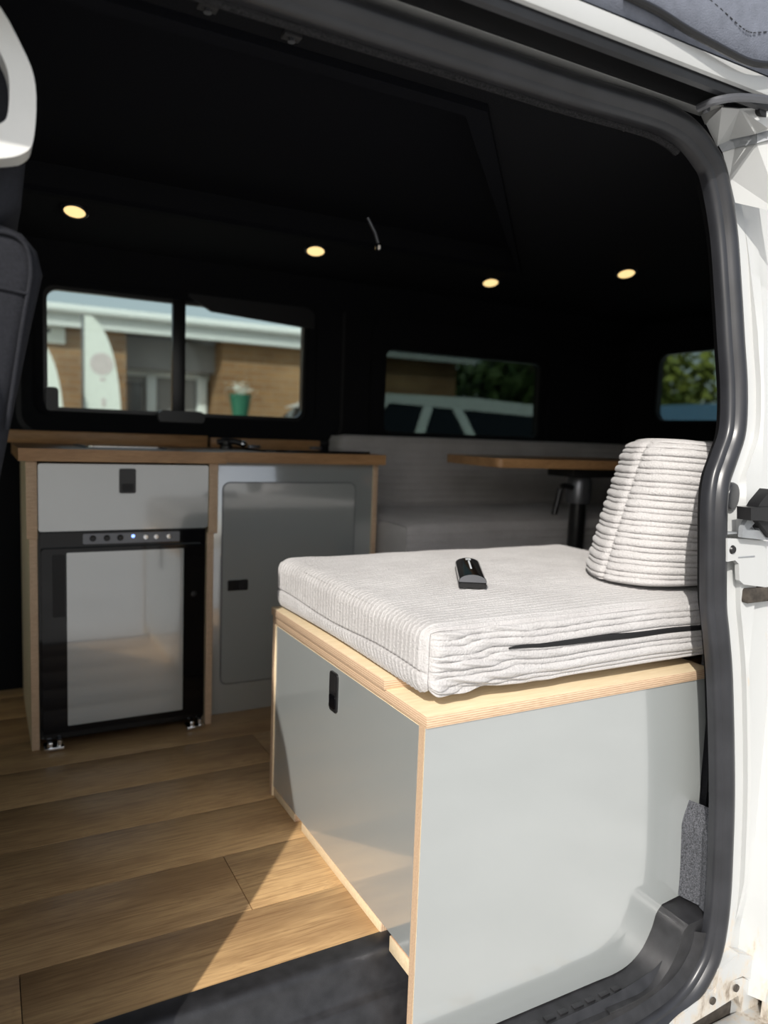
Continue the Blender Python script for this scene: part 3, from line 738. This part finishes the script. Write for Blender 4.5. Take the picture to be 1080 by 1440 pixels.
# table on its swivel post
ta = thing('swivel_table', (1.72, 1.80, 0), 'oak swivel table on a black post behind the back cushion', 'table')
e0 = onz(701, 644, .755); e1 = onz(858, 648, .755); dx_ = Vector((e1.x-e0.x, e1.y-e0.y, 0)).normalized(); dy_ = Vector((-dx_.y, dx_.x, 0))
Lt, Wt = .62, .34
outl = [(e0+dx_*a+dy_*b) for a, b in rrect(0, Lt, 0, Wt, .02)]
bm = b_prism(bmesh.new(), [(p.x, p.y) for p in outl], 'z', .727, .754); link('table_top', bm, 'worktop_oak', ta, 'auto')
pc = ony(833, 690, e0.y-.02)
pt = e0+dx_*.36+dy_*.10
box('bracket', pt.x-.08, pt.x+.10, pt.y-.06, pt.y+.06, .700, .727, 'matt_black', ta)
lathe('clamp', (pt.x, pt.y, .615), (0, 0, 1), [(0, 0), (.038, 0), (.04, .01), (.04, .07), (.034, .084), (0, .084)], 'steel_grey', ta)
tube('post', [(pt.x, pt.y, 0), (pt.x, pt.y, .70)], .026, 'black_plastic', ta, 16)
lv = onz(795, 690, .66)
tube('lever', smooth_path([(pt.x-.03, pt.y-.01, .665), (pt.x-.075, pt.y-.005, .668), (pt.x-.09, pt.y-.005, .62), (pt.x-.10, pt.y-.005, .58)], 4), .009, 'black_plastic', ta)

# ================================================================== CAB SEAT
cs = thing('cab_seat', (-.25, 1.15, 0), 'charcoal fabric cab seat with black piping at the front of the van', 'seat')
def slab(name, prof_xz, y0, y1, bev, mat, parent):
    bm = b_prism(bmesh.new(), prof_xz, 'y', y0, y1)
    bm.normal_update()
    es = [e for e in bm.edges if abs((e.verts[0].co-e.verts[1].co).normalized().y) < .5]
    bmesh.ops.bevel(bm, geom=es, offset=bev, segments=4, affect='EDGES', profile=.5)
    return link(name, bm, mat, parent, 'auto')
back = [(.028, .80), (.052, .92), (.066, .985), (.060, 1.012), (.044, 1.030), (.010, 1.040), (-.05, 1.035), (-.09, 1.0), (-.13, .80), (-.20, .48), (-.04, .45)]
slab('backrest', back, .985, 1.45, .022, 'seat_fabric', cs)
slab('seat', [(-.06, .40), (-.06, .50), (-.50, .54), (-.56, .50), (-.55, .40)], .98, 1.46, .03, 'seat_fabric', cs)
box('pedestal', -.50, -.12, 1.03, 1.40, 0, .40, 'matt_black', cs, bev=.01)
tube('piping', smooth_path([(.024, .986, .80), (.042, .984, .92), (.052, .984, .99), (.036, .984, 1.022), (-.02, .984, 1.022)], 5), .0025, 'seat_fabric', cs, 8)
tube('piping', [(-.06, .983, .955), (-.01, .983, .965), (.048, .983, .958)], .002, 'seat_fabric', cs, 8)
hr = [(-.10, 1.06), (-.09, 1.285), (-.04, 1.305), (.012, 1.285), (.046, 1.225), (.050, 1.12), (.044, 1.062), (.020, 1.036), (-.06, 1.036)]
h_ = slab('headrest', hr, 1.0, 1.26, .02, 'seat_fabric', cs)
o_ = [(-.10, 1.15), (-.085, 1.25), (-.045, 1.298), (.014, 1.268), (.045, 1.222), (.058, 1.185), (.056, 1.13), (.046, 1.11), (.018, 1.098), (-.04, 1.088), (-.085, 1.11)]
ol = [(p.x, p.z) for p in smooth_path([(a, 0, b) for a, b in o_], 4, True)]
ce = (-.02, 1.19); il = [(ce[0]+(a-ce[0])*.66, ce[1]+(b-ce[1])*.66) for a, b in ol]
bm = b_prism(bmesh.new(), ol, 'y', .965, 1.005, [il]); link('headrest_trim', bm, 'cream_vinyl', h_, 'auto', label='white rounded trim ring of the headrest')
for yy in (1.06, 1.20): tube('headrest_post', [(.0, yy, 1.0), (.0, yy, 1.06)], .006, 'chrome', cs, 10)

# ================================================================== CEILING LIGHTS AND SMALL FITTINGS
lab = ['lit warm recessed downlight in the black ceiling nearest the cab seat', 'lit warm recessed downlight in the black ceiling above the cupboard',
       'lit warm recessed downlight in the black ceiling above the tinted window', 'lit warm recessed downlight in the black ceiling towards the tailgate window']
for (a, b), l_ in zip([(105, 294), (444, 350), (690, 395), (881, 382)], lab):
    c = onz(a, b, ZC-.004)
    t = thing('downlight', (c.x, c.y, ZC-.006), l_, 'ceiling light', 'warm downlights in the ceiling lining')
    axd = Vector((-.12, -.34, -1)); cc_ = Vector((c.x, c.y, ZC-.010))
    lathe('bezel', cc_, axd, [(.024, -.001), (.0245, .002), (.028, .0025), (.031, 0), (.031, -.018), (.024, -.018)], 'black_plastic', t, 28)
    lathe('lens', cc_, axd, [(.0245, -.003), (.0245, 0), (.015, .002), (0, .0028)], 'lamp_warm', t, 28)
stp = thing('roof_strap', (1.0, 1.9, ZC-.06), 'thin grey strap with buckle hanging from the roof opening', 'strap')
a, b = onz(517, 306, ZC), ony(533, 346, onz(517, 306, ZC).y)
tube('webbing', [a, (a+b)/2+Vector((.004, 0, 0)), b], .004, 'steel_grey', stp, 8)
lathe('buckle', b, (0, 0, 1), [(0, -.01), (.009, -.01), (.010, 0), (.006, .006), (0, .006)], 'chrome', stp, 12)
for px, lc in (((410, 50), 'small dark metal catch on the roof opening edge towards the seat cushion'), ((292, 8), 'small dark metal catch on the roof opening edge towards the cab seat')):
    c = onz(px[0], px[1], ZC-.012)
    k = thing('roof_catch', c, lc, 'catch', 'roof catches')
    box('plate', c.x-.012, c.x+.012, c.y-.008, c.y+.008, c.z-.004, c.z+.002, 'shelf_dark', k)
    lathe('peg', (c.x, c.y, c.z), (0, 0, -1), [(.004, 0), (.004, .006), (.005, .008), (0, .009)], 'steel_grey', k, 10)
c = ony(878, 181, .87); s_ = lathe('lining_stud', c, (0, -1, -.3), [(0, .004), (.003, .003), (.004, 0), (0, 0)], 'chrome', None, 12)
tag(s_, 'tiny bright stud in the black lining below the top seal', 'stud')

# ---- awning bag along the roof rail
aw = thing('awning_bag', (.4, .77, 1.3535), 'slate grey canvas bag with black piping lying along the white roof rail', 'awning')
pf = [(.757, 1.3535), (.748, 1.362), (.742, 1.40), (.745, 1.46), (.78, 1.50), (.83, 1.495), (.868, 1.46), (.868, 1.404)]
prism('cover', pf, 'x', -1.0, 1.6, 'canvas_grey', aw)
tube('piping', smooth_path([P(880, -6, .742), P(925, 16, .742), P(966, 42, .742), P(1010, 66, .741), P(1045, 84, .740), P(1066, 90, .740), P(1095, 92, .740), P(1140, 92, .740)], 5), .005, 'black_plastic', aw, 8)
sts = smooth_path([P(990, -8, .7425), P(1020, 18, .742), P(1045, 40, .7415), P(1060, 46, .7415), P(1090, 43, .7415)], 8)
for i in range(0, len(sts)-1, 2): tube('stitch', [sts[i], sts[i+1]], .0008, 'black_plastic', aw, 5)

# ================================================================== OUTSIDE
YB = 8.5
bl = thing('shop_building', (2.0, YB, G), 'single storey brown brick building with long white fascia', 'building')
H = 1.80-G
box('wall', -4.5, .62+.75, YB, YB+4, G, 1.80, 'brickwork', bl, bev=0)
box('wall', 2.42, 5.62, YB, YB+4, G, 1.80, 'brickwork', bl, bev=0)
box('recess_wall', 1.37, 2.42, YB+.8, YB+4, G, 1.80, 'render_grey', bl, bev=0)
box('lintel', 1.37, 2.42, YB+.3, YB+.8, 1.45, 1.80, 'render_grey', bl, bev=0)
box('fascia', -4.7, 5.80, YB-.20, YB-.13, 1.78, 1.98, 'white_upvc', bl, bev=.005)
box('soffit', -4.7, 5.78, YB-.13, YB+.0, 1.79, 1.82, 'white_upvc', bl, bev=0)
tube('gutter', [(-4.7, YB-.25, 1.95), (5.95, YB-.25, 1.95)], .05, 'white_upvc', bl, 10)
prism('roof', [(YB-.20, 1.98), (YB+4, 2.55), (YB+4, 1.82), (YB-.15, 1.82)], 'x', -4.7, 5.8, 'roof_tile', bl)
sh = box('shop_front', 1.38, 2.41, YB+.76, YB+.80, G, .50, 'dark_glass', bl, bev=0)
for a in (1.68, 2.27): box('door_post', a, a+.11, YB+.50, YB+.60, G, 1.42, 'white_upvc', bl)
box('transom', 1.38, 2.41, YB+.52, YB+.58, 1.38, 1.45, 'white_upvc', bl)
for a, b in ((1.39, 1.66), (1.81, 2.25)):
    wdw = box('window_pane', a, b, YB+.56, YB+.57, .45, 1.37, 'render_grey', bl, bev=0)
sg = thing('wall_sign', (.45, YB-.05, 1.55), 'cream rectangular sign board on the brick wall', 'sign')
box('board', .05, .76, YB-.05, YB-.01, 1.62, 1.90, 'sign_white', sg); box('print_bar', .20, .62, YB-.053, YB-.049, 1.72, 1.76, 'shelf_dark', sg)
def flag(x, y, top, wd, label, emblem=False):
    t = thing('feather_flag', (x, y, G), label, 'flag', 'white feather flags outside the building')
    ol = [(x, G+.35)]
    n = 14
    ol += [(x+wd, G+.35)]
    for i in range(n+1):
        u_ = i/n; ol.append((x+wd*math.sqrt(max(0, 1-(u_*.98)**2.4)), G+.35+(top-G-.35)*(.45+.55*u_)))
    ol.append((x, top))
    prism('sail', ol, 'y', y, y+.012, 'sign_white', t)
    tube('pole', [(x-.012, y+.006, G), (x-.012, y+.006, top)], .012, 'steel_grey', t, 8)
    lathe('base', (x-.012, y+.006, G), (0, 0, 1), [(0, 0), (.22, 0), (.22, .02), (.03, .05), (0, .05)], 'shelf_dark', t, 20)
    if emblem:
        ez = ony(144, 512, y).z
        lathe('emblem', (x+wd*.46, y-.001, ez), (0, -1, 0), [(.105, 0), (.105, .002), (.085, .002), (.085, 0), (.05, 0), (.05, .002), (0, .002)], 'red_mark', t, 20)
        box('print_bar', x+wd*.40, x+wd*.56, y-.003, y, ez-.16, ez-.13, 'red_mark', t)
        box('print_bar', x+wd*.46, x+wd*.56, y-.003, y, ony(144, 572, y).z, ony(144, 560, y).z, 'red_mark', t)
f0 = ony(119, 578, 7.6); f1 = ony(171, 578, 7.6); ft = ony(122, 444, 7.6)
flag(f0.x, 7.6, ft.z, f1.x-f0.x, 'tall white feather flag with faded round emblem beside the shop entrance', True)
f0 = ony(50, 578, 7.3); f1 = ony(91, 578, 7.3); ft = ony(50, 478, 7.3)
flag(f0.x, 7.3, ft.z, f1.x-f0.x, 'shorter white feather flag in front of the wall sign')
pc_ = ony(338, 566, 7.9)
pl = thing('planter', (pc_.x, 7.9, G), 'green tub on a stand holding pale flowers outside the brick wall', 'planter')
lathe('tub', (pc_.x, 7.9, pc_.z-.16), (0, 0, 1), [(0, 0), (.08, 0), (.12, .24), (.125, .25), (.10, .25), (0, .22)], 'pot_green', pl, 18)
tube('stand', [(pc_.x, 7.9, G), (pc_.x, 7.9, pc_.z-.15)], .05, 'shelf_dark', pl, 10)
bm = bmesh.new()
for _ in range(160):
    p = Vector((random.gauss(0, .06), random.gauss(0, .06), abs(random.gauss(.06, .05))))+Vector((pc_.x, 7.9, pc_.z+.07))
    a = Vector((random.uniform(-1, 1), random.uniform(-1, 1), random.uniform(-1, 1)))*.025; b = Vector((random.uniform(-1, 1), random.uniform(-1, 1), random.uniform(-1, 1)))*.025
    bm.faces.new([bm.verts.new(p), bm.verts.new(p+a), bm.verts.new(p+b)])
link('flowers', bm, 'sign_white', pl)['kind'] = 'stuff'
bi = thing('litter_bin', (1.5, 7.9, G), 'black waist high litter bin beside the feather flag', 'bin')
q0, q1 = ony(181, 537, 7.9), ony(199, 537, 7.9)
prism('body', rrect(q0.x, q1.x, 7.85, 8.05, .04), 'z', G, q0.z-.03, 'shelf_dark', bi); prism('lid', rrect(q0.x-.01, q1.x+.01, 7.84, 8.06, .05), 'z', q0.z-.03, q0.z, 'matt_black', bi)

# ---- cars
def car(name, loc, rot, paint, label, pillars, Hc=1.72, Lc=4.5, Wc=1.8, roofx=(.9, 3.6), belt=1.08, roof_th=.07):
    """x runs along the car, origin at the ground below its near flank"""
    t = thing(name, loc, label, 'car'); t.rotation_euler.z = 0
    R_ = Matrix.Rotation(rot, 3, 'Z')
    def put(nm, bm, mat, par=t):
        for v in bm.verts: v.co = R_ @ v.co + Vector(loc)
        return link(nm, bm, mat, par, 'auto')
    prof = [(0, .35), (.05, .85), (.25, belt-.04), (.7, belt), (roofx[1]+.35, belt), (Lc-.25, belt-.14), (Lc-.02, .75), (Lc, .35)]
    def arch(cx): return [(cx+.36*math.cos(a), .33+.36*math.sin(a)) for a in [math.radians(20+140*i/8) for i in range(9)]]
    prof += [(Lc-.5, .25)] + arch(Lc-.9) + [(Lc-1.35, .22), (1.3, .22)] + arch(.85) + [(.4, .25)]
    bm = b_prism(bmesh.new(), prof, 'y', 0, Wc)
    put('body', bm, paint)
    bm = b_prism(bmesh.new(), [(roofx[0]-.12, Hc-roof_th-.03), (roofx[0]+.1, Hc-.01), ((roofx[0]+roofx[1])/2, Hc), (roofx[1]-.2, Hc-.03), (roofx[1]+.02, Hc-roof_th-.05), (roofx[1]-.1, Hc-roof_th-.05), (roofx[0], Hc-roof_th)], 'y', .16, Wc-.16)
    put('roof', bm, paint)
    gb = [(roofx[0]-.35, belt), (roofx[1]+.45, belt), (roofx[1]-.05, Hc-roof_th), (roofx[0], Hc-roof_th)]
    bm = bmesh.new(); lo_ = [bm.verts.new((a, .10 if b == belt else .18, b)) for a, b in gb]; hi_ = [bm.verts.new((a, Wc-.10 if b == belt else Wc-.18, b)) for a, b in gb]
    bm.faces.new(lo_); bm.faces.new(hi_[::-1])
    for i in range(4): bm.faces.new((lo_[i], lo_[(i+1) % 4], hi_[(i+1) % 4], hi_[i]))
    put('glasshouse', bm, 'dark_glass')
    for (xt, xb, wd_) in pillars:
        for s in (0, 1):
            bm = bmesh.new()
            yt, yb_ = (.165, .085) if s == 0 else (Wc-.165, Wc-.085)
            dy = .03 if s == 0 else -.03
            a = [bm.verts.new(p) for p in ((xt, yt, Hc-roof_th+.005), (xt+wd_, yt, Hc-roof_th+.005), (xb+wd_, yb_, belt-.01), (xb, yb_, belt-.01))]
            b = [bm.verts.new(v.co+Vector((0, dy, 0))) for v in a]
            bm.faces.new(a); bm.faces.new(b[::-1])
            for i in range(4): bm.faces.new((a[i], a[(i+1) % 4], b[(i+1) % 4], b[i]))
            put('pillar', bm, paint)
    for cx in (.85, Lc-.9):
        for yy in (.02, Wc-.22):
            bm = b_disc(bmesh.new(), (cx, yy, .32), (0, 1, 0), [(0, .01), (.19, .0), (.2, .02), (.30, .0), (.32, .03), (.32, .17), (.30, .20), (0, .20)], 24)
            wh = put('wheel', bm, 'tyre')
            bm = b_disc(bmesh.new(), (cx, yy, .32), (0, 1, 0), [(0, -.005), (.05, -.005), (.18, .002), (.18, .01), (0, .01)], 20)
            put('hub_cap', bm, 'steel_grey', wh)
    return t
# white car parked by the building, seen through the tinted side window
cy = 4.5
pa, pb_ = ony(604, 575, cy+.17), ony(584, 612, cy+.1); pc2, pd = ony(634, 574, cy+.17), ony(664, 614, cy+.1)
rl = ony(541, 556, cy+.16); rr = ony(757, 572, cy+.16)
ox = rl.x-.44
car('parked_car', (ox, cy, G), 0, 'car_white', 'white parked estate car seen through the tinted side window',
    [(pa.x-ox-.04, pb_.x-ox-.04, .075), (pc2.x-ox, pd.x-ox, .085), (.42, .12, .07)], Hc=(rl.z+rr.z)/2-G+.03, roofx=(.36, rr.x-ox+.25), belt=1.36)
rz = onx(960, 567, 7.0); 
car('parked_car', (7.0, 7.4, G), -math.pi/2, 'car_blue', 'blue parked van beyond the tailgate window', [(1.0, .72, .07), (3.4, 3.6, .07)], Hc=rz.z-G, roofx=(.55, 3.9), belt=1.05, roof_th=.28, Lc=4.6)

# ---- trees and hedge
def tree(name, loc, h, rad, n, mat, label, grp, ls=.12):
    t = thing(name, loc, label, 'tree', grp)
    lx = Vector(loc)
    tube('trunk', [lx, lx+Vector((.05, .03, h*.4)), lx+Vector((0, .1, h*.75))], [.12, .09, .05], 'tree_bark', t, 8)
    vs, fs = [], []
    blobs = [(Vector((random.uniform(-.6, .6)*rad, random.uniform(-.6, .6)*rad, random.uniform(.15, .95)*h)), random.uniform(.35, .6)*rad) for _ in range(14)]
    for i in range(n):
        c, r = random.choice(blobs)
        d = Vector((random.gauss(0, 1), random.gauss(0, 1), random.gauss(0, 1))).normalized()*r*random.uniform(.7, 1.05)
        p = c+d; p.z = max(p.z, .1)
        a = Vector((random.uniform(-1, 1), random.uniform(-1, 1), random.uniform(-1, 1)))*ls; b = Vector((random.uniform(-1, 1), random.uniform(-1, 1), random.uniform(-1, 1)))*ls
        k = len(vs); vs += [p, p+a, p+a+b, p+b]; fs.append((k, k+1, k+2, k+3))
    me = bpy.data.meshes.new('foliage'); me.from_pydata([tuple(v) for v in vs], [], fs); me.materials.append(MATS[mat])
    o = bpy.data.objects.new('foliage', me); COL.objects.link(o); o.parent = t; o['kind'] = 'stuff'
    return t
for i, (x, y, h, r) in enumerate([(7.9, 9.6, 3.6, 1.35), (10.9, 13.6, 4.2, 1.5), (14.4, 16.0, 4.6, 1.7)]):
    tree('leafy_tree', (x, y, G), h, r, 3500, 'leaf_dark', 'dark leafy tree standing beyond the end of the brick building', 'dark trees beyond the building', .16)
for i, (x, y, h, r) in enumerate([(11.5, 3.4, 3.8, 1.25), (11.3, 6.6, 4.0, 1.3), (11.0, 9.7, 4.0, 1.3), (14.2, 5.0, 4.6, 1.4), (14.0, 8.3, 4.6, 1.4)]):
    tree('hedge_tree', (x, y, G), h, r, 4200, 'leaf_light', 'sunlit yellow green hedge tree behind the blue van', 'hedge behind the blue van', .13)
